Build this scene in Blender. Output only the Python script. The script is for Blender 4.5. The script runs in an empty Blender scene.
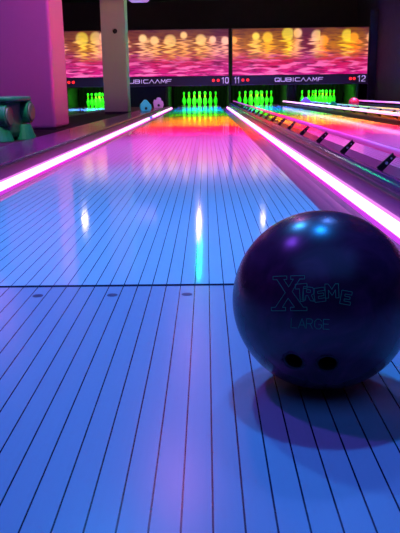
import bpy, bmesh, math, random
from mathutils import Vector, Matrix
random.seed(7)
S = bpy.context.scene
C = S.collection
PI = math.pi

# ------------------------------------------------------------------ helpers
def obj(name, bm, mat, parent=None, smooth=False, loc=(0, 0, 0), rot=(0, 0, 0), bevel=0):
    me = bpy.data.meshes.new(name)
    bmesh.ops.recalc_face_normals(bm, faces=bm.faces[:])
    bm.to_mesh(me); bm.free()
    if smooth:
        for p in me.polygons: p.use_smooth = True
    o = bpy.data.objects.new(name, me); C.objects.link(o)
    if mat: me.materials.append(mat)
    o.location = loc; o.rotation_euler = rot
    if parent: o.parent = parent
    if bevel:
        m = o.modifiers.new('bevel', 'BEVEL'); m.width = bevel; m.segments = 3; m.limit_method = 'ANGLE'
    return o

def tag(o, label=None, cat=None, group=None, kind=None):
    if label: o['label'] = label
    if cat: o['category'] = cat
    if group: o['group'] = group
    if kind: o['kind'] = kind
    return o

def thing(name, label, cat, loc=(0, 0, 0), rz=0, group=None):
    o = bpy.data.objects.new(name, None); C.objects.link(o)
    o.empty_display_size = .05
    o.location = loc; o.rotation_euler = (0, 0, rz)
    return tag(o, label, cat, group)

def copy_tree(o, parent=None):
    c = o.copy(); C.objects.link(c)
    if parent: c.parent = parent
    for ch in list(o.children): copy_tree(ch, c)
    return c

def bx(bm, x0, x1, y0, y1, z0, z1):
    v = [bm.verts.new((x, y, z)) for x in (x0, x1) for y in (y0, y1) for z in (z0, z1)]
    for f in ((0, 1, 3, 2), (4, 6, 7, 5), (0, 4, 5, 1), (2, 3, 7, 6), (0, 2, 6, 4), (1, 5, 7, 3)):
        bm.faces.new([v[i] for i in f])
    return bm

def box(x0, x1, y0, y1, z0, z1):
    return bx(bmesh.new(), x0, x1, y0, y1, z0, z1)

def prism_y(bm, pts, y0, y1):
    """closed XZ profile extruded along Y"""
    a = [bm.verts.new((x, y0, z)) for x, z in pts]
    b = [bm.verts.new((x, y1, z)) for x, z in pts]
    n = len(pts)
    bm.faces.new(a); bm.faces.new(b[::-1])
    for i in range(n):
        bm.faces.new((a[i], b[i], b[(i+1) % n], a[(i+1) % n]))
    return bm

def prism_z(bm, pts, z0, z1):
    a = [bm.verts.new((x, y, z0)) for x, y in pts]
    b = [bm.verts.new((x, y, z1)) for x, y in pts]
    n = len(pts)
    bm.faces.new(a[::-1]); bm.faces.new(b)
    for i in range(n):
        bm.faces.new((a[i], a[(i+1) % n], b[(i+1) % n], b[i]))
    return bm

def cyl(bm, p0, p1, r0, r1=None, n=20, caps=True):
    r1 = r0 if r1 is None else r1
    p0 = Vector(p0); p1 = Vector(p1)
    q = (p1-p0).to_track_quat('Z', 'Y')
    A = [bm.verts.new(p0+q @ Vector((r0*math.cos(2*PI*i/n), r0*math.sin(2*PI*i/n), 0))) for i in range(n)]
    B = [bm.verts.new(p1+q @ Vector((r1*math.cos(2*PI*i/n), r1*math.sin(2*PI*i/n), 0))) for i in range(n)]
    for i in range(n): bm.faces.new((A[i], A[(i+1) % n], B[(i+1) % n], B[i]))
    if caps: bm.faces.new(A[::-1]); bm.faces.new(B)
    return bm

def lathe(bm, prof, n=24):
    rings = []
    for r, z in prof:
        if r < 1e-6: rings.append([bm.verts.new((0, 0, z))])
        else: rings.append([bm.verts.new((r*math.cos(2*PI*i/n), r*math.sin(2*PI*i/n), z)) for i in range(n)])
    for a, b in zip(rings, rings[1:]):
        for i in range(n):
            j = (i+1) % n
            if len(a) == 1 and len(b) > 1: bm.faces.new((a[0], b[i], b[j]))
            elif len(b) == 1 and len(a) > 1: bm.faces.new((a[i], a[j], b[0]))
            elif len(a) > 1: bm.faces.new((a[i], a[j], b[j], b[i]))
    return bm

# ------------------------------------------------------------------ materials
def mat(name, col, rough=.5, metal=0, coat=0, emit=None, es=0, spec=.5):
    m = bpy.data.materials.new(name); m.use_nodes = True
    b = m.node_tree.nodes['Principled BSDF']
    b.inputs['Base Color'].default_value = (*col, 1)
    b.inputs['Roughness'].default_value = rough
    b.inputs['Metallic'].default_value = metal
    b.inputs['Coat Weight'].default_value = coat
    b.inputs['Coat Roughness'].default_value = .06
    b.inputs['Specular IOR Level'].default_value = spec
    if emit:
        b.inputs['Emission Color'].default_value = (*emit, 1)
        b.inputs['Emission Strength'].default_value = es
    return m

class NT:
    def __init__(s, m): s.t = m.node_tree; s.b = s.t.nodes.get('Principled BSDF')
    def n(s, typ, **k):
        x = s.t.nodes.new(typ)
        for a, b in k.items(): setattr(x, a, b)
        return x
    def l(s, a, b): s.t.links.new(a, b)
    def math(s, op, a, b=None, c=None):
        x = s.n('ShaderNodeMath', operation=op)
        for i, v in enumerate((a, b, c)):
            if v is None: continue
            if isinstance(v, (int, float)): x.inputs[i].default_value = v
            else: s.l(v, x.inputs[i])
        return x.outputs[0]
    def mix(s, f, a, b):
        x = s.n('ShaderNodeMix', data_type='RGBA')
        if isinstance(f, (int, float)): x.inputs[0].default_value = f
        else: s.l(f, x.inputs[0])
        for i, v in ((6, a), (7, b)):
            if isinstance(v, tuple): x.inputs[i].default_value = (*v, 1)
            else: s.l(v, x.inputs[i])
        return x.outputs[2]
    def ramp(s, f, stops):
        x = s.n('ShaderNodeValToRGB'); s.l(f, x.inputs[0])
        e = x.color_ramp.elements
        while len(e) < len(stops): e.new(.5)
        for q, (p, c) in zip(e, stops): q.position = p; q.color = (*c, 1)
        return x.outputs[0]

def noisy(m, scale=30, amt=.25, rough_amt=.1, stretch=(1, 1, 1)):
    """slight wear: colour and roughness vary with a noise fixed to the object"""
    t = NT(m)
    tc = t.n('ShaderNodeTexCoord'); mp = t.n('ShaderNodeMapping'); mp.inputs['Scale'].default_value = stretch
    t.l(tc.outputs['Object'], mp.inputs[0])
    nz = t.n('ShaderNodeTexNoise'); nz.inputs['Scale'].default_value = scale; nz.inputs['Detail'].default_value = 4
    t.l(mp.outputs[0], nz.inputs['Vector'])
    c = tuple(t.b.inputs['Base Color'].default_value)[:3]
    d = tuple(v*(1-amt) for v in c)
    t.l(t.mix(nz.outputs[0], c, d), t.b.inputs['Base Color'])
    r = t.b.inputs['Roughness'].default_value
    t.l(t.math('MULTIPLY_ADD', nz.outputs[0], rough_amt, r-rough_amt/2), t.b.inputs['Roughness'])
    return m

B_W = .02703          # board width
B_X = .0021           # world X of one board joint
def boards(name, col, rough, coat, line=.00095):
    m = mat(name, col, rough, coat=coat); t = NT(m)
    g = t.n('ShaderNodeNewGeometry'); sx = t.n('ShaderNodeSeparateXYZ'); t.l(g.outputs['Position'], sx.inputs[0])
    u = t.math('DIVIDE', t.math('SUBTRACT', sx.outputs[0], B_X-B_W*400), B_W)
    fr = t.math('FRACT', u); d = t.math('MINIMUM', fr, t.math('SUBTRACT', 1, fr))
    line_f = t.math('LESS_THAN', d, line/B_W)
    wn = t.n('ShaderNodeTexWhiteNoise', noise_dimensions='1D'); t.l(t.math('FLOOR', u), wn.inputs['W'])
    mp = t.n('ShaderNodeMapping'); mp.inputs['Scale'].default_value = (260, 5, 1); t.l(g.outputs['Position'], mp.inputs[0])
    nz = t.n('ShaderNodeTexNoise'); nz.inputs['Scale'].default_value = 1; nz.inputs['Detail'].default_value = 3
    t.l(mp.outputs[0], nz.inputs['Vector'])
    v = t.math('ADD', t.math('MULTIPLY', wn.outputs[0], .07), t.math('MULTIPLY', nz.outputs[0], .12))
    c2 = tuple(x*.6 for x in col)
    base = t.mix(v, col, c2)
    t.l(t.mix(line_f, base, (.012, .008, .06)), t.b.inputs['Base Color'])
    # fine orange peel in the lacquer
    n2 = t.n('ShaderNodeTexNoise'); n2.inputs['Scale'].default_value = 90; t.l(g.outputs['Position'], n2.inputs['Vector'])
    bp = t.n('ShaderNodeBump'); bp.inputs['Strength'].default_value = .03; bp.inputs['Distance'].default_value = .002
    t.l(n2.outputs[0], bp.inputs['Height']); t.l(bp.outputs[0], t.b.inputs['Normal'])
    return m

M = {}
M['lane'] = boards('lane_boards', (.80, .79, .82), .075, 0, .0008)
M['approach'] = boards('approach_boards', (.42, .47, .58), .25, 0, .0009)
M['joint'] = mat('joint_black', (.006, .004, .03), .8, spec=.05)
M['dot'] = mat('dot_inlay', (.02, .02, .10), .4)
M['arrow'] = mat('arrow_inlay', (.10, .03, .08), .4)
M['gutter'] = noisy(mat('gutter_plastic', (.12, .05, .14), .30), 12, .3, .1, (1, .05, 1))
M['cap'] = noisy(mat('divider_gloss', (.095, .03, .13), .20, coat=.15), 8, .4, .08, (2, .15, 2))
M['capdark'] = noisy(mat('divider_matt_black', (.02, .012, .03), .5), 8, .4, .08, (2, .15, 2))
M['wallface'] = noisy(mat('divider_face', (.13, .03, .15), .35), 10, .2, .1, (1, .1, 1))
M['seam'] = mat('groove_dark', (.01, .004, .015), .5)
M['channel'] = mat('light_channel', (.85, .55, .80), .4)
M['tube'] = mat('light_tube_glow', (1, .8, 1), .4, emit=(1, .30, .86), es=4.2)
M['lens'] = mat('light_tube_halo', (.9, .2, .8), .4, emit=(1, .03, .62), es=.55)  # pink halo of the tube put in as a glowing strip
M['section'] = mat('blue_section', (.05, .25, .7), .4, emit=(.03, .22, .9), es=.8)  # short blue emissive section around the left tube
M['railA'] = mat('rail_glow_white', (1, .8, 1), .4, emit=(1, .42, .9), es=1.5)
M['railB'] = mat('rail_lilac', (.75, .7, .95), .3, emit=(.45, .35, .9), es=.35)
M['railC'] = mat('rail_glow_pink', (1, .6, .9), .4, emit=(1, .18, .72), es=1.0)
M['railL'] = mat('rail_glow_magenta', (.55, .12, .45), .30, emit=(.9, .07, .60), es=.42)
M['bracket'] = noisy(mat('bracket_black', (.008, .006, .014), .35), 60, .3)
M['bolt'] = mat('bolt_steel', (.85, .8, .9), .25, metal=1)
M['black'] = noisy(mat('machine_black', (.012, .008, .025), .5), 6, .4)
M['frame'] = mat('masking_frame', (.01, .005, .02), .5)
M['strip'] = noisy(mat('name_strip', (.022, .006, .035), .5, emit=(.05, .02, .10), es=.12), 5, .3)
M['letter'] = mat('sign_letters', (.8, .75, .9), .4, emit=(.60, .38, .80), es=.42)
M['red'] = mat('red_indicator', (.6, .02, .02), .4, emit=(1, .02, .03), es=1.6)
M['kick'] = noisy(mat('kickback_panel', (.05, .12, .06), .5), 9, .5, .1, (1, 1, .3))  # green light on the panel put into its colour
M['kickunlit'] = noisy(mat('kickback_unlit', (.02, .03, .025), .6), 9, .5, .1, (1, 1, .3))  # same panel outside the green light, shade put into its colour
M['curtain'] = noisy(mat('pit_curtain', (.004, .006, .007), .8, spec=.1), 14, .5, .1, (1, 1, .1))
M['pillar'] = noisy(mat('pillar_paint', (.62, .60, .64), .55), 40, .05)
M['pillar2'] = noisy(mat('pillar_beige_paint', (.60, .50, .52), .55), 40, .06)
M['base'] = mat('pillar_skirting', (.02, .015, .04), .5)
M['ceiling'] = noisy(mat('ceiling_black', (.012, .008, .02), .9), 3, .3)
M['walls'] = noisy(mat('wall_dark_purple', (.045, .010, .035), .8), 4, .3)
M['walk'] = noisy(mat('walkway_carpet', (.035, .032, .045), .8), 60, .4)
M['teal'] = noisy(mat('teal_plastic', (.010, .30, .17), .42), 8, .35)
M['greydisc'] = noisy(mat('grey_disc', (.13, .20, .17), .5), 30, .2)
M['cyanp'] = noisy(mat('cyan_plastic', (.10, .48, .75), .45), 10, .2)
M['pinkp'] = noisy(mat('pink_plastic', (.75, .32, .68), .45), 10, .2)
M['lilacp'] = noisy(mat('lilac_plastic', (.45, .22, .8), .45), 10, .2)
M['dark'] = mat('hollow_dark', (.01, .008, .02), .7)
M['fixture'] = mat('fixture_lilac', (.7, .5, .85), .5, emit=(.36, .12, .55), es=.8)
M['lamp_shell'] = mat('lamp_shell', (.02, .02, .02), .4)

def lamp_mat(n, c, s): return mat(n, (.5, .5, .5), .5, emit=c, es=s)

# pins: white plastic, the green light on it put into the colour, two neck bands
def pin_mat():
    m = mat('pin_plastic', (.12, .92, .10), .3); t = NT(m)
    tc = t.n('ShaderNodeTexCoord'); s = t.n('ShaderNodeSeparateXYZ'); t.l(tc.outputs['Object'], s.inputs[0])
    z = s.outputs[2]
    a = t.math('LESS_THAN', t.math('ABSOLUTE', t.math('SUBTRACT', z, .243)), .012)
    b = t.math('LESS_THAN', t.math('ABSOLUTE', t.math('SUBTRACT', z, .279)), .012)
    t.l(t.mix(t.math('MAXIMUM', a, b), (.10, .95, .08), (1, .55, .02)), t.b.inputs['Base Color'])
    return m
M['pin'] = pin_mat()

# masking panels: blurred gold lights over rippling pink water, light on the print put in as emission
def screen_mat(name, gold, seed):
    m = mat(name, (.02, .01, .02), .35); t = NT(m)
    tc = t.n('ShaderNodeTexCoord'); s = t.n('ShaderNodeSeparateXYZ'); t.l(tc.outputs['Object'], s.inputs[0])
    X, Z = s.outputs[0], s.outputs[2]
    def noise(sc, off, det=3, dist=0):
        mp = t.n('ShaderNodeMapping'); mp.inputs['Scale'].default_value = sc; mp.inputs['Location'].default_value = (off, seed, off*2)
        t.l(tc.outputs['Object'], mp.inputs[0]); n = t.n('ShaderNodeTexNoise'); n.inputs['Scale'].default_value = 1
        n.inputs['Detail'].default_value = det; n.inputs['Distortion'].default_value = dist
        t.l(mp.outputs[0], n.inputs['Vector']); return n.outputs[0]
    h = t.math('DIVIDE', t.math('SUBTRACT', Z, .78), 1.2)               # 0 bottom .. 1 top
    clamp = lambda v: t.math('MINIMUM', t.math('MAXIMUM', v, 0), 1)
    rip = noise((2.2, 0, 15), 3.1, 3, .3)
    rip2 = noise((3.4, 0, 22), 7.7, 2)
    jit = noise((1.5, 0, 19), 15.3, 1)
    big = noise((1.1, 0, .2), 11.3, 0)
    g = clamp(t.math('MULTIPLY_ADD', t.math('SUBTRACT', big, .5), 4.0, gold))     # 0 pink .. 1 gold
    # far lights: one per cell along the panel
    SC = 2.5
    def cells(xv):
        vo = t.n('ShaderNodeTexVoronoi', voronoi_dimensions='1D'); vo.inputs['Scale'].default_value = 1; vo.inputs['Randomness'].default_value = .7
        t.l(t.math('MULTIPLY_ADD', xv, SC, seed*3.3), vo.inputs['W']); return vo
    v1 = cells(X); c1 = t.n('ShaderNodeSeparateXYZ'); t.l(v1.outputs['Color'], c1.inputs[0])
    dx = t.math('DIVIDE', v1.outputs['Distance'], SC)
    dz = t.math('SUBTRACT', Z, t.math('MULTIPLY_ADD', c1.outputs[1], .22, 1.64))
    d = t.math('SQRT', t.math('ADD', t.math('MULTIPLY', dx, dx), t.math('MULTIPLY', dz, dz)))
    disc = clamp(t.math('MULTIPLY', t.math('SUBTRACT', t.math('MULTIPLY_ADD', c1.outputs[2], .08, .11), d), 18))
    # their broken reflections in the water
    xj = t.math('MULTIPLY_ADD', t.math('SUBTRACT', jit, .5), .75, X)
    v2 = cells(xj); c2 = t.n('ShaderNodeSeparateXYZ'); t.l(v2.outputs['Color'], c2.inputs[0])
    glow = clamp(t.math('MULTIPLY_ADD', v2.outputs['Distance'], -3.0, 1.25))
    mid = t.math('MULTIPLY', clamp(t.math('MULTIPLY_ADD', h, 5, -1.6)), clamp(t.math('MULTIPLY_ADD', h, -7, 6.0)))
    glow = t.math('MULTIPLY', glow, t.math('MULTIPLY', mid, clamp(t.math('MULTIPLY_ADD', rip, 4, -1.1))))
    low = clamp(t.math('MULTIPLY_ADD', h, -2.4, 1.35))
    base_p = t.ramp(h, [(0, (.55, .01, .22)), (.3, (.42, .015, .13)), (.6, (.17, .012, .04)), (1, (.07, .015, .03))])
    base_g = t.ramp(h, [(0, (.60, .005, .20)), (.3, (.55, .01, .06)), (.6, (.50, .15, .008)), (1, (.15, .04, .01))])
    col = t.mix(g, base_p, base_g)
    dark = clamp(t.math('MULTIPLY_ADD', rip2, 5, -1.7))
    col = t.mix(t.math('MULTIPLY', t.math('SUBTRACT', 1, dark), .75), col, (.06, .0, .02))
    hot = t.mix(g, (1, .38, .28), t.mix(c2.outputs[0], (1, .20, .01), (1, .66, .02)))
    col = t.mix(glow, col, hot)
    hl = t.math('MULTIPLY', low, clamp(t.math('MULTIPLY_ADD', rip, 9, -4.5)))
    col = t.mix(t.math('MULTIPLY', hl, .8), col, (1, .17, .48))
    hot1 = t.mix(g, (1, .50, .36), t.mix(c1.outputs[0], (1, .34, .02), (1, .78, .05)))
    col = t.mix(t.math('MULTIPLY', disc, t.math('MULTIPLY_ADD', c1.outputs[2], -.45, .95)), col, hot1)
    t.l(col, t.b.inputs['Emission Color']); t.b.inputs['Emission Strength'].default_value = 1.25
    return m
M['screenL'] = screen_mat('masking_print_pink', .42, 2.0)
M['screenR'] = screen_mat('masking_print_gold', .95, 5.0)

def ball_mat(name, a, b, c):
    m = mat(name, a, .27, spec=.5); t = NT(m)
    tc = t.n('ShaderNodeTexCoord'); n = t.n('ShaderNodeTexNoise'); n.inputs['Scale'].default_value = 14
    n.inputs['Detail'].default_value = 5; n.inputs['Distortion'].default_value = 2.2
    t.l(tc.outputs['Object'], n.inputs['Vector'])
    t.l(t.ramp(n.outputs[0], [(.3, a), (.52, b), (.75, c)]), t.b.inputs['Base Color'])
    return m
M['ball'] = ball_mat('ball_swirl', (.055, .008, .03), (.10, .013, .055), (.18, .025, .09))
M['redball'] = ball_mat('red_ball_swirl', (.8, .01, .04), (.85, .015, .06), (.85, .04, .10))
M['engrave'] = mat('engraving', (.06, .42, .24), .5)
M['hole'] = mat('finger_hole_dark', (.004, .003, .010), .5)

# ------------------------------------------------------------------ layout
FOUL = 1.256
HEAD = FOUL+18.288
END = HEAD+.95
LANES = {9: -2.953, 10: -.182, 11: 1.42, 12: 3.22}
HW = .527
MASK_Y = 19.0

# ------------------------------------------------------------------ setting
fl = tag(obj('floor', box(-4.6, 4.55, -3.0, FOUL-.014, -.08, 0), M['approach']), kind='structure')
for i in range(-3, 4):
    bm = bmesh.new()
    n = 24; prism_z(bm, [(.0095*math.cos(2*PI*k/n), .0095*math.sin(2*PI*k/n)) for k in range(n)], 0.0, .0004)
    obj('approach_dot', bm, M['dot'], fl, loc=(-.1737+i*.1352, 1.186, 0))
tag(obj('trim_1', box(-4.6, 4.55, FOUL-.014, FOUL, -.08, 0), M['joint']), kind='structure')   # slot at the foul line
tag(obj('floor', box(-4.6, 4.55, FOUL, 21.7, -.25, -.12), M['black']), kind='structure')           # sub-floor under lanes
tag(obj('ceiling', box(-4.6, 4.55, -3, 21.7, 3.0, 3.1), M['ceiling']), kind='structure')
tag(obj('wall_right', box(4.55, 4.65, -3, 21.7, -.25, 3.1), M['walls']), kind='structure')
tag(obj('wall_left', box(-4.7, -4.6, -3, 21.7, -.25, 3.1), M['walls']), kind='structure')
tag(obj('wall_back', box(-4.6, 4.55, 21.7, 21.8, -.25, 3.1), M['walls']), kind='structure')
tag(obj('wall_front', box(-4.6, 4.55, -3.1, -3.0, -.25, 3.1), M['walls']), kind='structure')

# ------------------------------------------------------------------ lanes
def gutter_profile(e, s):
    top = [(0.0, -.045), (.012, -.066), (.035, -.079), (.08, -.087), (.14, -.087), (.18, -.083), (.203, -.076)]
    pts = [(e+s*d, z) for d, z in top]+[(e+s*.203, -.12), (e, -.12)]
    return pts
LANE_LABEL = {
    9: 'pale boarded bowling lane at far left beyond the two pillars',
    10: 'wide pale boarded bowling lane in the foreground leading to number 10',
    11: 'bowling lane right of the foreground lane, under number 11, rainbow lit',
    12: 'furthest right bowling lane, under number 12, behind the white glowing rail'}
for k, c in LANES.items():
    t = thing('bowling_lane', LANE_LABEL[k], 'bowling lane', (c, FOUL, 0), 0, 'bowling lanes')
    L = END-FOUL
    obj('lane_bed', box(-HW, HW, 0, L, -.12, 0), M['lane'], t)
    for s in (-1, 1):
        obj('gutter', prism_y(bmesh.new(), gutter_profile(s*HW, s), 0, L), M['gutter'], t, smooth=False)
    if k in (10, 11):
        for i in range(-3, 4):
            y = 4.72-.13*abs(i)*1.0
            bm = prism_z(bmesh.new(), [(-.014, -.07), (0, .08), (.014, -.07), (0, -.05)], 0, .0005)
            obj('arrow', bm, M['arrow'], t, loc=(i*.1352, y-.35, 0))

# dividers -----------------------------------------------------------
def arc(cx, cz, r, a0, a1, n=8, sx=1):
    return [(cx+sx*r*math.cos(math.radians(a0+(a1-a0)*i/n)), cz+r*math.sin(math.radians(a0+(a1-a0)*i/n))) for i in range(n+1)]
L0, L1 = FOUL, 19.0
def divider(label, x0, x1, top, faces, rad=.02):
    """x0..x1 world; faces: sides (-1 left, 1 right) that carry the mauve face and groove"""
    cx = (x0+x1)/2; w = (x1-x0)/2
    t = thing('lane_divider', label, 'lane divider', (cx, L0, -.12), 0, 'dividers between the lanes')
    r = min(rad, w*.98)
    prof = [(-w, 0), (w, 0), (w, .12+top-r)]+arc(w-r, .12+top-r, r, 0, 90)[1:]+arc(-w+r, .12+top-r, r, 90, 180)
    obj('cap', prism_y(bmesh.new(), prof, 0, L1-L0), M['cap'] if faces else M['capdark'], t, smooth=False)
    for s in faces:
        X = s*w
        f = [(X+s*.0005, .004), (X+s*.020, .004), (X+s*.018, .09), (X+s*.0005, .138)]
        obj('side_face', prism_y(bmesh.new(), f, 0, L1-L0), M['wallface'], t)
        f = [(X+s*.0006, .1381), (X+s*.006, .1340), (X+s*.006, .1400), (X+s*.0006, .1440)]
        obj('groove', prism_y(bmesh.new(), f, 0, L1-L0), M['seam'], t)
    return t
divider('rounded glossy divider between the foreground lane and lane 11, carrying black brackets', .612, .6845, .058, (-1,), .033)
divider('broad glossy purple divider left of the foreground lane beside the pillars', -1.34, -.979, .032, (1,), .02)
divider('dark divider between lane 11 and lane 12', 2.156, 2.484, .03, (), .02)
divider('dark kerb on the right of lane 12 by the right wall', 3.956, 4.12, .03, (), .02)
tag(obj('walkway', box(-2.217, -1.343, L0, 18.9, -.12, 0), M['walk']), 'dull grey walkway floor under the two pillars', 'walkway')
tag(obj('walkway', box(4.123, 4.548, L0, 18.9, -.12, 0), M['walk']), 'narrow dark walkway floor along the right wall', 'walkway')
tag(obj('walkway', box(-4.598, -3.69, L0, 18.9, -.12, 0), M['walk']), 'dark walkway floor along the left wall behind the lilac pillar', 'walkway')

# light tubes in the gutter walls --------------------------------------
def light_tube(x, s, label, section=False):
    t = thing('light_tube', label, 'light tube', (x, L0+.02, -.12), 0, 'glowing tubes along the foreground lane')
    L = 17.7
    o = obj('tube', cyl(bmesh.new(), (0, 0, .070), (0, L, .070), .0185, n=16), M['tube'], t, smooth=True)
    # added glowing strip standing in for the tube's pink halo, towards the lane
    pr = [(-s*.0225, .040), (-s*.004, .040), (-s*.004, .0505), (-s*.0200, .0600)]
    obj('lens', prism_y(bmesh.new(), pr, 0, L), M['lens'], t)
    pr = [(-s*.022, .0005), (s*.018, .0005), (s*.018, .039), (-s*.022, .039)]
    obj('channel', prism_y(bmesh.new(), pr, 0, L), M['seam'], t)
    if section:
        obj('section', cyl(bmesh.new(), (0, 10.1, .070), (0, 10.75, .070), .0215, n=16), M['section'], t, smooth=True)
    return t
light_tube(.572, 1, 'white-pink glowing tube along the right gutter of the foreground lane')
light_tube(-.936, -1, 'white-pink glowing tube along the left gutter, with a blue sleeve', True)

# bumper rails ---------------------------------------------------------
def bumper(x, z, base, m, label, y0, y1, first, step, r=.0175):
    """base = (x, z) of the bracket feet"""
    t = thing('bumper_rail', label, 'bumper rail', (base[0], y0, base[1]), 0, 'bumper rails')
    dx, dz = x-base[0], z-base[1]
    obj('rail', cyl(bmesh.new(), (dx, 0, dz), (dx, y1-y0, dz), r, n=14), m, t, smooth=True)
    bm = cyl(bmesh.new(), (dx, y1-y0+.001, dz), (dx, y1-y0+.05, dz), r*1.5, n=14)
    bx(bm, -.012*(1 if dx > 0 else -1), dx, y1-y0+.01, y1-y0+.04, -.004, .02); bx(bm, dx-.012, dx+.012, y1-y0+.01, y1-y0+.04, .001, dz)
    obj('end_post', bm, M['bolt'], t)
    d = Vector((dx, 0, dz)); Ln = d.length; d.normalize(); p = Vector((-d.z, 0, d.x))
    hw = .0140
    y = first
    while y < y1-.1:
        bm = bmesh.new()
        a = d*.0; b = d*(Ln-r*.75)
        pts = [a-p*hw, a+p*hw, b+p*hw*.75, b-p*hw*.75]
        lo = [bm.verts.new(q+Vector((0, -.006, 0))) for q in pts]; hi = [bm.verts.new(q+Vector((0, .006, 0))) for q in pts]
        bm.faces.new(lo); bm.faces.new(hi[::-1])
        for i in range(4): bm.faces.new((lo[i], hi[i], hi[(i+1) % 4], lo[(i+1) % 4]))
        # foot plate turned along the divider
        br = obj('bracket', bm, M['bracket'], t, loc=(0, y-y0, 0), bevel=.002)
        if y < 9:
            for f, rr in ((.48, .0062), (.80, .0040)):
                q = d*(Ln-r)*f
                obj('bolt', cyl(bmesh.new(), q+Vector((0, -.010, 0)), q+Vector((0, -.0062, 0)), rr, n=10), M['bolt'], br)
        y += step
    return t
bumper(.738, .118, (.672, .051), M['railL'], 'pink bumper rail on black brackets nearest the dark bowling ball', 1.40, 18.9, 1.93, .76, .0145)
bumper(2.075, .096, (2.168, .044), M['railA'], 'bright white-pink bumper rail right of lane 11', 1.40, 18.9, 1.87, .76)
bumper(2.565, .092, (2.472, .044), M['railB'], 'pale bluish bumper rail on the left of lane 12', 1.40, 18.9, 1.87, .76)
bumper(3.870, .102, (3.970, .044), M['railC'], 'thin glowing pink bumper rail furthest right, by the wall', 1.40, 18.9, 1.87, .76)

# ------------------------------------------------------------------ pins
prof_in = [(0, 0), (1.015, 0), (1.2, .25), (1.414, .75), (1.953, 2.25), (2.255, 3.375), (2.383, 4.5), (2.281, 5.875), (1.851, 7.25),
           (1.236, 8.625), (.982, 9.375), (.8985, 10), (.935, 10.875), (1.047, 11.75), (1.203, 12.625), (1.2735, 13.5),
           (1.16, 14.2), (.80, 14.75), (.35, 14.97), (0, 15)]
pin0 = obj('bowling_pin', lathe(bmesh.new(), [(r*.0254, z*.0254) for r, z in prof_in], 24), M['pin'], smooth=True)
ROWS = [('front', [0]), ('second', [-1, 1]), ('third', [-2, 0, 2]), ('back', [-3, -1, 1, 3])]
POS = {1: ['only pin of the front row'], 2: ['left pin of the second row', 'right pin of the second row'],
       3: ['left pin of the third row', 'middle pin of the third row', 'right pin of the third row'],
       4: ['outermost left pin of the back row', 'inner left pin of the back row', 'inner right pin of the back row', 'outermost right pin of the back row']}
WHERE = {9: 'the far left lane', 10: 'the foreground lane', 11: 'the second lane from the right', 12: 'the rightmost lane'}
first = True
for k, c in LANES.items():
    for ri, (rn, xs) in enumerate(ROWS):
        for j, xo in enumerate(xs):
            o = pin0 if first else pin0.copy()
            if not first: C.objects.link(o)
            first = False
            o.location = (c+xo*.1524, HEAD+ri*.264, .0)
            tag(o, 'green-lit pin on %s, %s' % (WHERE[k], POS[ri+1][j]), 'bowling pin', 'bowling pins standing on lane %d' % k)

# ------------------------------------------------------------------ pin decks: kickbacks, curtain, masking
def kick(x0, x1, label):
    tag(obj('kickback_panel', box(x0, x1, 19.13, 21.3, -.119, .62), M['kick'] if 'green' in label else M['kickunlit']), label, 'side panel', 'side panels of the pin decks')
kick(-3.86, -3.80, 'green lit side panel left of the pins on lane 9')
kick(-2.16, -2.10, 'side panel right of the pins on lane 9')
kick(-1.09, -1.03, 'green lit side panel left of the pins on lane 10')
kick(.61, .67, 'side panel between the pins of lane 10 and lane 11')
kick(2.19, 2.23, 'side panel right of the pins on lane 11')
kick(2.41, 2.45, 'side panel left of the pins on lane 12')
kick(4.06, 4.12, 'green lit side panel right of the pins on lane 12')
tag(obj('machine_cover', box(-2.09, -1.10, 19.13, 19.2, -.119, .515), M['black'], bevel=.01), 'black cover panel between lane 9 and lane 10 under the sign', 'cover panel')
tag(obj('machine_cover', box(2.24, 2.40, 19.16, 19.25, -.119, .515), M['black'], bevel=.01), 'narrow black cover panel between lane 11 and lane 12', 'cover panel')
tag(obj('machine_cover', box(4.34, 4.54, 19.05, 19.15, -.119, 2.4), M['walls'], bevel=.01), 'tall dark panel right of the gold print by the right wall', 'cover panel')
for k, c in LANES.items():
    bm = bmesh.new(); w = (.76 if k != 11 else .735); n = 60
    a = [(-w+2*w*i/n, .015*math.sin(i*1.3)) for i in range(n+1)]
    pts = a+[(x, y+.01) for x, y in a[::-1]]
    prism_z(bm, pts, -.1, .62)
    tag(obj('pit_curtain', bm, M['curtain'], loc=(c, 20.62, 0)), 'dark curtain hanging behind the pins of lane %d' % k, 'curtain', 'curtains behind the pins')

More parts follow.
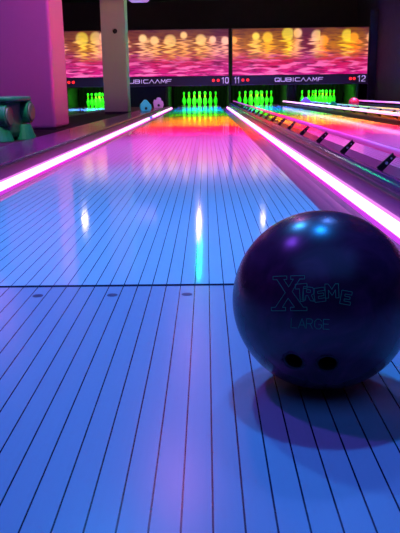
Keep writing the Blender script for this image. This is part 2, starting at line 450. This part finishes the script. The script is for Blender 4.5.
# stroke lettering -----------------------------------------------------
def strokes(bm, lines, x, z, w, h, t, y):
    for ln in lines:
        for (a, b) in zip(ln, ln[1:]):
            p = Vector((x+a[0]*w, z+a[1]*h)); q = Vector((x+b[0]*w, z+b[1]*h)); d = (q-p)
            if d.length < 1e-6: continue
            d.normalize(); nrm = Vector((-d.y, d.x))*t/2; p = p-d*t/2; q = q+d*t/2
            vs = [p+nrm, q+nrm, q-nrm, p-nrm]
            lo = [bm.verts.new((v.x, y-.004, v.y)) for v in vs]; hi = [bm.verts.new((v.x, y, v.y)) for v in vs]
            bm.faces.new(lo); bm.faces.new(hi[::-1])
            for i in range(4): bm.faces.new((lo[i], hi[i], hi[(i+1) % 4], lo[(i+1) % 4]))
G = {'Q': [[(.15, 0), (0, .2), (0, .8), (.15, 1), (.85, 1), (1, .8), (1, .2), (.85, 0), (.15, 0)], [(.6, .3), (1, -.08)]],
     'U': [[(0, 1), (0, .2), (.15, 0), (.85, 0), (1, .2), (1, 1)]],
     'B': [[(0, 0), (0, 1), (.85, 1), (1, .85), (1, .62), (.88, .52), (1, .4), (1, .15), (.85, 0), (0, 0)], [(0, .52), (.88, .52)]],
     'I': [[(.5, 0), (.5, 1)]],
     'C': [[(1, 1), (.15, 1), (0, .8), (0, .2), (.15, 0), (1, 0)]],
     'A': [[(0, 0), (.5, 1), (1, 0)]],
     'M': [[(0, 0), (.12, 1), (.5, .25), (.88, 1), (1, 0)]],
     'F': [[(0, 0), (0, .8), (.15, 1), (1, 1)], [(0, .5), (.85, .5)]],
     '0': [[(.2, 0), (0, .2), (0, .8), (.2, 1), (.8, 1), (1, .8), (1, .2), (.8, 0), (.2, 0)]],
     '1': [[(.15, .8), (.6, 1), (.6, 0)]],
     '2': [[(0, .82), (.2, 1), (.8, 1), (1, .82), (1, .6), (0, .12), (0, 0), (1, 0)]],
     '9': [[(.1, 0), (.8, 0), (1, .2), (1, .8), (.8, 1), (.2, 1), (0, .8), (0, .55), (.2, .4), (1, .4)]]}
def word(txt, x0, x1, z0, h, t, y, gap=.28):
    bm = bmesh.new()
    ws = [.35 if ch == 'I' else 1.0 for ch in txt]
    unit = (x1-x0)/(sum(ws)+gap*(len(txt)-1)); x = x0
    for ch, w in zip(txt, ws):
        strokes(bm, G[ch], x, z0, unit*w, h, t, y); x += unit*(w+gap)
    return bm

def masking(label, x0, x1, smat, nums, text, dots):
    cx = (x0+x1)/2
    t = thing('masking_unit', label, 'masking unit', (cx, MASK_Y, 0), 0, 'masking units above the pins')
    a, b = x0-cx, x1-cx
    obj('cabinet', box(a, b, .03, .12, .52, 1.985), M['frame'], t, bevel=.008)
    obj('picture_panel', box(a+.03, b-.03, .0, .029, .785, 1.965), smat, t)
    obj('name_strip', box(a+.005, b-.005, -.02, .029, .53, .775), M['strip'], t, bevel=.006)
    obj('bottom_edge', box(a+.005, b-.005, -.03, -.0202, .53, .545), M['lens_dim'], t)
    obj('lettering', word('QUBICAAMF', text[0]-cx, text[1]-cx, .615, .085, .020, -.0201), M['letter'], t)
    for n, nx0, nx1 in nums:
        obj('lane_number', word(n, nx0-cx, nx1-cx, .59, .14, .022, -.0201, .35), M['letter'], t)
    for dx in dots:
        obj('indicator_light', cyl(bmesh.new(), (dx-cx, -.03, .662), (dx-cx, -.0203, .662), .038, n=16), M['red'], t)
M['lens_dim'] = mat('strip_edge', (.14, .06, .22), .4)
masking('long pink and gold water print panel above lane 9 and lane 10', -3.99, .635, M['screenL'],
        [('9', -3.92, -3.82), ('10', .42, .60)], (-2.21, -.93), (-3.68, -3.56, .20, .33))
masking('gold and pink water print panel above lane 11 and lane 12', .685, 4.33, M['screenR'],
        [('11', .76, .90), ('12', 4.05, 4.25)], (1.85, 3.125), (.99, 1.12, 3.86, 3.96))

# ------------------------------------------------------------------ pillars
def pillar(x0, x1, y0, y1, m, label, hole=None):
    t = thing('pillar', label, 'pillar', ((x0+x1)/2, (y0+y1)/2, 0), 0, None)
    w, d = (x1-x0)/2, (y1-y0)/2
    bm = bmesh.new()
    if hole:
        hx, hz, r = hole; hx -= (x0+x1)/2; n = 24
        # front face with a real round recess
        bx(bm, -w, w, -d+.07, d, .045, 3.0)
        circ = [(hx+r*math.cos(2*PI*i/n), hz+r*math.sin(2*PI*i/n)) for i in range(n)]
        def edge(i):
            a = 2*PI*i/n; c_, s_ = math.cos(a), math.sin(a)
            k = 3*r/max(abs(c_), abs(s_)); return (hx+c_*k, hz+s_*k)
        sq = [edge(i) for i in range(n)]
        vc = [bm.verts.new((x, -d, z)) for x, z in circ]; vs = [bm.verts.new((x, -d, z)) for x, z in sq]
        vb = [bm.verts.new((x, -d+.0695, z)) for x, z in circ]
        for i in range(n):
            j = (i+1) % n
            bm.faces.new((vc[i], vc[j], vs[j], vs[i])); bm.faces.new((vc[i], vb[i], vb[j], vc[j]))
        q = 3*r
        for (a, b, c_, e) in ((-w, hx-q, .045, 3.0), (hx+q, w, .045, 3.0), (hx-q, hx+q, .045, hz-q), (hx-q, hx+q, hz+q, 3.0)):
            bm.faces.new([bm.verts.new(v) for v in ((a, -d, c_), (b, -d, c_), (b, -d, e), (a, -d, e))])
        for xx in (-w, w):
            bm.faces.new([bm.verts.new(v) for v in ((xx, -d, .045), (xx, -d+.07, .045), (xx, -d+.07, 3.0), (xx, -d, 3.0))])
        obj('shaft', bm, m, t)
        bm = bmesh.new(); n = 24
        cyl(bm, (hx, -d+.060, hz), (hx, -d+.068, hz), r*.97, n=n)
        obj('hole', bm, M['dark'], t)
    else:
        bx(bm, -w, w, -d, d, .010, 3.0); obj('shaft', bm, m, t, bevel=.035)
    zt = .0445 if hole else .0095
    obj('skirting', box(-w-.004, w+.004, -d-.004, d+.004, 0.0, zt), M['base'], t)
    return t
pillar(-2.18, -1.56, 7.23, 7.95, M['pillar'], 'wide lilac and pink lit square pillar at the left edge')
pillar(-1.80, -1.385, 12.42, 12.86, M['pillar2'], 'slimmer beige pillar with a round hole near its top', hole=(-1.565, 1.40, .044))

# ------------------------------------------------------------------ bowling aids
def superell(bm, c, rx, ry, rz, n=20, e=2.0):
    bmt = bmesh.ops.create_uvsphere(bm, u_segments=n, v_segments=n//2, radius=1)
    for v in bmt['verts']:
        s = lambda q: math.copysign(abs(q)**(2/e), q)
        v.co = Vector((c[0]+rx*s(v.co.x), c[1]+ry*s(v.co.y), c[2]+rz*s(v.co.z)))
    return bm
t = thing('ball_ramp', 'dark teal plastic ball ramp with two round grey discs beside the lilac pillar', 'ball ramp', (-1.645, 5.62, 0), math.radians(-6)); t.scale = (1.12, 1.12, 1.12)
bm = bmesh.new()
superell(bm, (-.09, .0, .15), .225, .20, .14, 28, 6)
superell(bm, (-.19, .02, .28), .11, .14, .125, 24, 2.6)
obj('body', bm, M['teal'], t, smooth=True)
bm = bmesh.new(); superell(bm, (-.02, -.02, .288), .205, .20, .020, 28, 6); obj('top_plate', bm, M['teal'], t, smooth=True)
for (dx, dy, dz) in ((.120, -.17, .175), (.185, .09, .195)):
    a = Vector((dx-.19, dy, dz)); b = Vector((dx, dy, dz))
    br = obj('barrel', cyl(bmesh.new(), a, b, .066, .080, n=32), M['teal'], t, smooth=False, bevel=.010)
    obj('disc', cyl(bmesh.new(), b+Vector((.0005, 0, 0)), b+Vector((.012, 0, 0)), .066, .060, n=32), M['greydisc'], br, bevel=.003)
obj('knob', superell(bmesh.new(), (.105, -.12, .150), .016, .016, .016, 12), M['greydisc'], t, smooth=True)
for (dx, dy) in ((.05, -.17), (.13, .06), (-.20, -.10), (-.16, .14)):
    bm = cyl(bmesh.new(), (dx, dy, 0), (dx, dy, .11), .092, .055, n=18); obj('foot', bm, M['teal'], t, bevel=.006)

def small_aid(name, label, loc, w, h, m, kind, rz=0):
    t = thing('ball_ramp', label, 'ball ramp', loc, math.radians(rz), 'small bowling aids standing between the far lanes')
    r = w/2
    if kind == 'peak':
        pts = [(-r*.8, 0), (r*.8, 0), (r, h*.25), (r*.92, h*.55), (r*.15, h), (-r*.15, h), (-r*.92, h*.6), (-r, h*.25)]
    elif kind == 'ears':
        pts = [(-r*.85, 0), (r*.85, 0), (r, h*.3), (r*.9, h*.62), (r*.55, h*.70), (r*.5, h*.95), (r*.1, h), (-r*.25, h*.97), (-r*.35, h*.78), (-r*.75, h*.8), (-r, h*.5)]
    else:
        pts = [(-r, 0), (r, 0), (r*.98, h*.35), (r*.75, h*.7), (r*.35, h*.93), (0, h), (-r*.35, h*.93), (-r*.75, h*.7), (-r*.98, h*.35)]
    bm = prism_y(bmesh.new(), pts, -r*.7, r*.7)
    obj('body', bm, m, t, bevel=.008)
    if kind != 'dome':
        obj('opening', cyl(bmesh.new(), (0, -r*.7-.004, h*.25), (0, -r*.7+.001, h*.25), r*.24, n=18), M['dark'], t)
    else:
        obj('base_rim', cyl(bmesh.new(), (0, 0, .0), (0, 0, .02), r*1.0, n=24), m, t)
    return t
small_aid('ball_ramp', 'small cyan peaked bowling aid on the left divider by the beige pillar', (-1.12, 12.95, .032), .205, .205, M['cyanp'], 'peak', 12)
small_aid('ball_ramp', 'small pink eared bowling aid behind the cyan one', (-1.075, 15.75, .032), .225, .225, M['pinkp'], 'ears', 10)
small_aid('ball_ramp', 'small lilac domed bowling aid between lane 11 and lane 12', (2.33, 16.5, .030), .235, .185, M['lilacp'], 'peak', -8)
small_aid('ball_ramp', 'small cyan domed bowling aid between lane 11 and lane 12', (2.33, 12.9, .030), .165, .135, M['cyanp'], 'dome', -10)

bm = bmesh.new(); bmesh.ops.create_uvsphere(bm, u_segments=40, v_segments=24, radius=.108)
tag(obj('bowling_ball', bm, M['redball'], smooth=True, loc=(3.06, 14.6, .108)), 'red bowling ball far off on lane 12', 'bowling ball')

# ------------------------------------------------------------------ the big ball
BC = Vector((.1376, .7955, 0)); R = .108
ball = thing('bowling_ball', 'large dark purple swirled bowling ball on the approach in the foreground', 'bowling ball', BC)
CAM = Vector((0, 0, .353466))
cz = Vector((0, 0, R))
nrm = (CAM-(BC+cz)).normalized()
rt = Vector((0, 0, 1)).cross(nrm).normalized(); up = nrm.cross(rt).normalized()
def on_ball(a, b, k=1.0):
    d2 = R*R-a*a-b*b
    return cz+(nrm*math.sqrt(max(d2, 1e-6))+rt*a+up*b)*k
bm = bmesh.new(); bmesh.ops.create_uvsphere(bm, u_segments=128, v_segments=80, radius=R)
bmesh.ops.translate(bm, verts=bm.verts, vec=cz)
shell = obj('shell', bm, M['ball'], ball, smooth=True)
bpy.context.view_layer.update()
HOLES = [(-.0285, -.0695), (.0085, -.0700)]
for a, b in HOLES:
    p = on_ball(a, b); d = (p-cz).normalized()
    q = d
    cut = obj('cutter', cyl(bmesh.new(), p-d*.045, p+d*.02, .0125, n=40), None, ball)
    bpy.context.view_layer.update()
    md = shell.modifiers.new('hole', 'BOOLEAN'); md.operation = 'DIFFERENCE'; md.object = cut; md.solver = 'EXACT'
    bpy.context.view_layer.update()
    me = bpy.data.meshes.new_from_object(shell.evaluated_get(bpy.context.evaluated_depsgraph_get()))
    shell.modifiers.remove(md); shell.data = me
    bpy.data.objects.remove(cut)
    # dark liner with an open mouth
    bm = bmesh.new(); n = 40; qn = d.to_track_quat('Z', 'Y')
    def ring(r, off): return [bm.verts.new(p+d*off+qn @ Vector((r*math.cos(2*PI*i/n), r*math.sin(2*PI*i/n), 0))) for i in range(n)]
    r1 = ring(.0122, -.0010); r2 = ring(.0122, -.043); r3 = ring(.0102, -.040); r4 = ring(.0102, -.0010)
    for A_, B_ in ((r1, r2), (r2, r3), (r3, r4), (r4, r1)):
        for i in range(n): bm.faces.new((A_[i], A_[(i+1) % n], B_[(i+1) % n], B_[i]))
    bm.faces.new(r3)
    obj('finger_hole', bm, M['hole'], ball)
for p_ in shell.data.polygons: p_.use_smooth = True
if not shell.data.materials: shell.data.materials.append(M['ball'])

# engraved writing, wrapped on the ball as fine grooves
def stroke_path(bm, pts, r, closed=True):
    """thin tube through points given in the ball's local (a,b) frame"""
    n = len(pts); segs = n if closed else n-1
    for i in range(segs):
        a = pts[i]; b = pts[(i+1) % n]
        m = max(1, int(math.hypot(b[0]-a[0], b[1]-a[1])/.004))
        for k in range(m):
            p = on_ball(a[0]+(b[0]-a[0])*k/m, a[1]+(b[1]-a[1])*k/m, 1.0)
            q = on_ball(a[0]+(b[0]-a[0])*(k+1)/m, a[1]+(b[1]-a[1])*(k+1)/m, 1.0)
            if (q-p).length > 1e-5: cyl(bm, p, q, r, n=5)
def tf(pts, ox, oy, s, ang, sx=1):
    c_, s_ = math.cos(math.radians(ang)), math.sin(math.radians(ang))
    return [(ox+s*(sx*x*c_-y*s_), oy+s*(sx*x*s_+y*c_)) for x, y in pts]
XG = [(0, 0), (.42, 0), (.42, .10), (.33, .10), (.50, .36), (.68, .10), (.56, .10), (.56, 0), (1.03, 0), (1.03, .10), (.93, .10), (.62, .55),
      (.84, .90), (.98, .90), (.98, 1.0), (.58, 1.0), (.58, .90), (.66, .90), (.52, .68), (.38, .90), (.47, .90), (.47, 1.0), (.06, 1.0), (.06, .90),
      (.18, .90), (.42, .52), (.12, .10), (0, .10)]
TG = [(.32, 0), (.62, 0), (.62, .72), (.95, .72), (.95, 1), (0, 1), (0, .72), (.32, .72)]
RG = [(0, 0), (.27, 0), (.27, .36), (.42, .36), (.68, 0), (1, 0), (.70, .42), (.92, .58), (.92, .88), (.72, 1), (0, 1)]
EG = [(0, 0), (.85, 0), (.85, .24), (.30, .24), (.30, .40), (.75, .40), (.75, .60), (.30, .60), (.30, .76), (.85, .76), (.85, 1), (0, 1)]
MG = [(0, 0), (.24, 0), (.24, .58), (.5, .18), (.76, .58), (.76, 0), (1, 0), (1, 1), (.76, 1), (.5, .62), (.24, 1), (0, 1)]
px = 1/905.0      # metres on the ball per photo pixel at its front
bm = bmesh.new()
ctr = (320.0, 300.0)
def P(x, y): return ((x-ctr[0])*px, (ctr[1]-y)*px)
W = .00032
def place(g, x, y, s, ang, sx=1):
    o = P(x, y); stroke_path(bm, tf(g, o[0], o[1], s*px, ang, sx), W)
place(XG, 271.5, 313, 34, 3, 1.0)
place(TG, 296, 303, 17, 6, .7)
place(RG, 301.5, 301, 13, -4, .9); place([(.27, .60), (.60, .60), (.60, .80), (.27, .80)], 301.5, 301, 13, -4, .9)
place(EG, 314, 303, 13.5, 10, .9)
place(MG, 323.5, 298.5, 13.5, 4, .95)
place(EG, 337, 303, 13, -8, .9)
obj('logo_engraving', bm, M['engrave'], ball)
bm = bmesh.new()
LG = {'L': [[(0, 1), (0, 0), (.7, 0)]], 'A': [[(0, 0), (.42, 1), (.84, 0)], [(.14, .34), (.70, .34)]],
      'R': [[(0, 0), (0, 1), (.5, 1), (.68, .88), (.68, .65), (.5, .5), (0, .5)], [(.4, .5), (.72, 0)]],
      'G': [[(.78, .80), (.6, 1), (.25, 1), (0, .75), (0, .25), (.25, 0), (.6, 0), (.8, .2), (.8, .45), (.45, .45)]],
      'E': [[(.7, 0), (0, 0), (0, 1), (.7, 1)], [(0, .52), (.6, .52)]]}
x = 291.5
for ch, w in zip('LARGE', (7, 7.8, 7.8, 8.2, 6.5)):
    o = P(x, 328.5-(x-291.5)*.01)
    for ln in LG[ch]: stroke_path(bm, tf(ln, o[0], o[1], 9.4*px, 0, .88), W, False)
    x += w
obj('size_engraving', bm, M['engrave'], ball)

# ------------------------------------------------------------------ ceiling fixtures
t = thing('ceiling_fixture', 'pale lilac ceiling fixture just right of the beige pillar top', 'ceiling fixture', (-1.50, 16.0, 3.0))
prf = [(-.20, -.64), (-.13, -.70), (.22, -.70), (.28, -.64), (.28, -.40), (-.20, -.40)]
obj('housing', prism_y(bmesh.new(), prf, -.12, .12), M['fixture'], t, bevel=.01)
obj('stem', box(-.02, .02, -.02, .02, -.3995, -.002), M['lamp_shell'], t)

lamp_white = lamp_mat('lamp_white', (1, .75, .9), 30)
lamp_green = lamp_mat('lamp_green', (.02, 1, .50), 45)
lamp_pink = lamp_mat('lamp_pink', (1, .24, .75), 42)
def lamp(x, y, m, r, label):
    t = thing('ceiling_lamp', label, 'ceiling lamp', (x, y, 2.998), 0, 'ceiling lamps')
    obj('can', cyl(bmesh.new(), (0, 0, -.10), (0, 0, 0), r*1.3, n=20), M['lamp_shell'], t)
    bm = bmesh.new(); superell(bm, (0, 0, -.1005-r*.6), r, r, r*.6, 16); obj('bulb', bm, m, t, smooth=True)
for x, y, m, r, lb in (
                       (-3.2, 17.6, lamp_white, .08, 'white lamp on the ceiling before the masking panels, left'),
                       (1.45, 17.6, lamp_white, .06, 'white lamp on the ceiling before the masking panels, right'),
                       (-3.2, 10.1, lamp_pink, .10, 'pink lamp on the ceiling behind the lilac pillar'),
                       (-.22, 8.0, lamp_pink, .10, 'pink lamp on the ceiling over the foreground lane'),
                       (-.26, 5.0, lamp_pink, .13, 'pink lamp on the ceiling over the foreground lane, nearer one')):
    lamp(x, y, m, r, lb)

def batten(x, y0, y1, m, r, label):
    t = thing('ceiling_lamp', label, 'ceiling lamp', (x, y0, 2.998), 0, 'ceiling lamps')
    obj('housing', box(-r*1.3, r*1.3, 0, y1-y0, -.05, 0), M['lamp_shell'], t)
    obj('tube', cyl(bmesh.new(), (0, .02, -.0505-r), (0, y1-y0-.02, -.0505-r), r, n=14), m, t, smooth=True)
batten(-.17, 12.3, 15.2, lamp_mat('batten_green', (.0, 1, .40), 26), .02, 'green batten lamp on the ceiling over the foreground lane')
batten(-.22, 16.2, 18.7, lamp_mat('batten_white', (1, .62, .85), 26), .03, 'white batten lamp on the ceiling before the masking panels')

# ------------------------------------------------------------------ lights
def area(name, loc, size, col, power, target=None, spread=180, rot=None):
    l = bpy.data.lights.new(name, 'AREA'); l.shape = 'RECTANGLE'; l.size, l.size_y = size
    l.color = col; l.energy = power; l.spread = math.radians(spread)
    o = bpy.data.objects.new(name, l); C.objects.link(o); o.location = loc
    if target is not None:
        o.rotation_euler = (Vector(target)-Vector(loc)).to_track_quat('-Z', 'Y').to_euler()
    elif rot: o.rotation_euler = rot
    return o
def spot(name, loc, target, col, power, angle=40, blend=.6, r=.05):
    l = bpy.data.lights.new(name, 'SPOT'); l.color = col; l.energy = power
    l.spot_size = math.radians(angle); l.spot_blend = blend; l.shadow_soft_size = r
    o = bpy.data.objects.new(name, l); C.objects.link(o); o.location = loc
    o.rotation_euler = (Vector(target)-Vector(loc)).to_track_quat('-Z', 'Y').to_euler()
    return o

# over the approach
spot('blue_spot', (.20, 1.95, 2.9), (.05, .75, 0), (.01, .26, 1), 205, 75, .8, .07)
spot('violet_spot', (-1.3, 1.7, 2.9), (-.1, .8, 0), (.24, .06, 1), 95, 80, .8, .10)
spot('blue_wash', (-.55, 3.3, 2.9), (-.2, 2.2, 0), (.05, .36, 1), 380, 62, .9, .09)
spot('blue_wash_right', (.75, 3.4, 2.9), (.1, 2.4, 0), (.10, .26, 1), 220, 62, .9, .09)
area('blue_fill', (0, -.8, 2.95), (4, 2.5), (.05, .22, 1), 30)  # added soft fill to lift the shadows, no fixture there
# over the lanes
area('magenta_wash', (.3, 4.4, 2.95), (6.0, 1.9), (.72, .14, 1), 85, spread=50)
area('magenta_far', (1.6, 5.4, 2.95), (5.2, .9), (1, .06, .95), 20, spread=24)
# narrow coloured bands towards the pins
BANDS = [((1, .0, .30), 6.2, .7, 60), ((1, .0, .02), 7.0, .9, 260), ((1, .10, .0), 8.0, .9, 240), ((1, .26, .0), 8.9, 1.0, 160), ((.80, .42, .0), 10.0, 1.2, 120),
         ((.10, .60, .0), 11.4, 1.3, 150), ((.0, .50, .18), 12.8, 1.4, 160), ((.0, .35, .65), 14.4, 1.7, 260), ((.01, .14, .9), 16.4, 1.9, 260), ((.30, .12, .8), 18.2, .5, 60)]
for col, y, w, p in BANDS:
    area('band_light', (1.68, y, 2.9), (4.5, w*.8), col, p*.72, spread=20)
area('band_light', (-2.9, 16.5, 2.9), (.9, 2.5), (.1, .3, 1), 90, spread=14)
spot('cyan_aid_light', (-1.0, 10.9, 2.9), (-1.12, 12.95, .1), (.4, .75, 1), 420, 7, .5, .05)  # unseen spot added to brighten the cyan aid alone
spot('pink_aid_light', (-1.0, 13.7, 2.9), (-1.08, 15.75, .1), (.8, .5, 1), 420, 7, .5, .05)  # unseen spot added to brighten the pink aid alone
spot('red_light', (3.06, 13.2, 2.9), (3.06, 14.6, .1), (1, .0, .06), 600, 7, .4, .04)  # unseen spot added so the far ball shows red
spot('lilac_light', (2.33, 14.9, 2.9), (2.33, 16.5, .1), (.7, .3, 1), 500, 7, .4, .04)  # unseen spot added to lift the lilac aid
spot('ramp_light', (-.8, 4.0, 2.9), (-1.65, 5.6, .15), (.7, 1, .7), 190, 14, .5, .05)  # unseen spot added to brighten the dark teal ramp
# pits
for k, c in LANES.items():
    area('pin_light', (c, 19.25, .50), (1.2, .08), (.20, 1, .10), 16, target=(c, 19.9, .12), spread=130)
# pillars
spot('violet_pillar', (-.9, 2.6, 2.9), (-2.0, 7.2, .9), (.44, .06, .86), 180, 32, .6, .1)
spot('magenta_pillar', (1.8, 6.4, 2.9), (-1.5, 7.6, .9), (1, .03, .42), 330, 26, .6, .1)
spot('warm_pillar', (-1.0, 8.6, 2.9), (-1.6, 12.5, 1.0), (1, .62, .95), 60, 26, .6, .1)

w = bpy.data.worlds.new('World'); S.world = w; w.use_nodes = True
w.node_tree.nodes['Background'].inputs[0].default_value = (.25, .08, .5, 1)
w.node_tree.nodes['Background'].inputs[1].default_value = .02

# ------------------------------------------------------------------ camera
f, H, yaw, pit, rol = 683.865, .353466, .0119052, .249150, .0134686
fw = Vector((-math.sin(yaw)*math.cos(pit), math.cos(yaw)*math.cos(pit), -math.sin(pit)))
r0 = Vector((math.cos(yaw), math.sin(yaw), 0)); u0 = r0.cross(fw)
r2 = r0*math.cos(rol)-u0*math.sin(rol); u2 = u0*math.cos(rol)+r0*math.sin(rol)
cd = bpy.data.cameras.new('Camera'); cam = bpy.data.objects.new('Camera', cd); C.objects.link(cam)
cd.sensor_fit = 'VERTICAL'; cd.sensor_height = 24; cd.lens = f*24/533; cd.clip_start = .02
m3 = Matrix((r2, u2, -fw)).transposed()
cam.matrix_world = Matrix.Translation((0, 0, H)) @ m3.to_4x4()
S.camera = cam
S.view_settings.view_transform = 'Standard'; S.view_settings.look = 'None'
S.view_settings.gamma = 1; S.view_settings.exposure = 0; S.view_settings.use_curve_mapping = False
S.cycles.max_bounces = 8
S.cycles.use_denoising = True
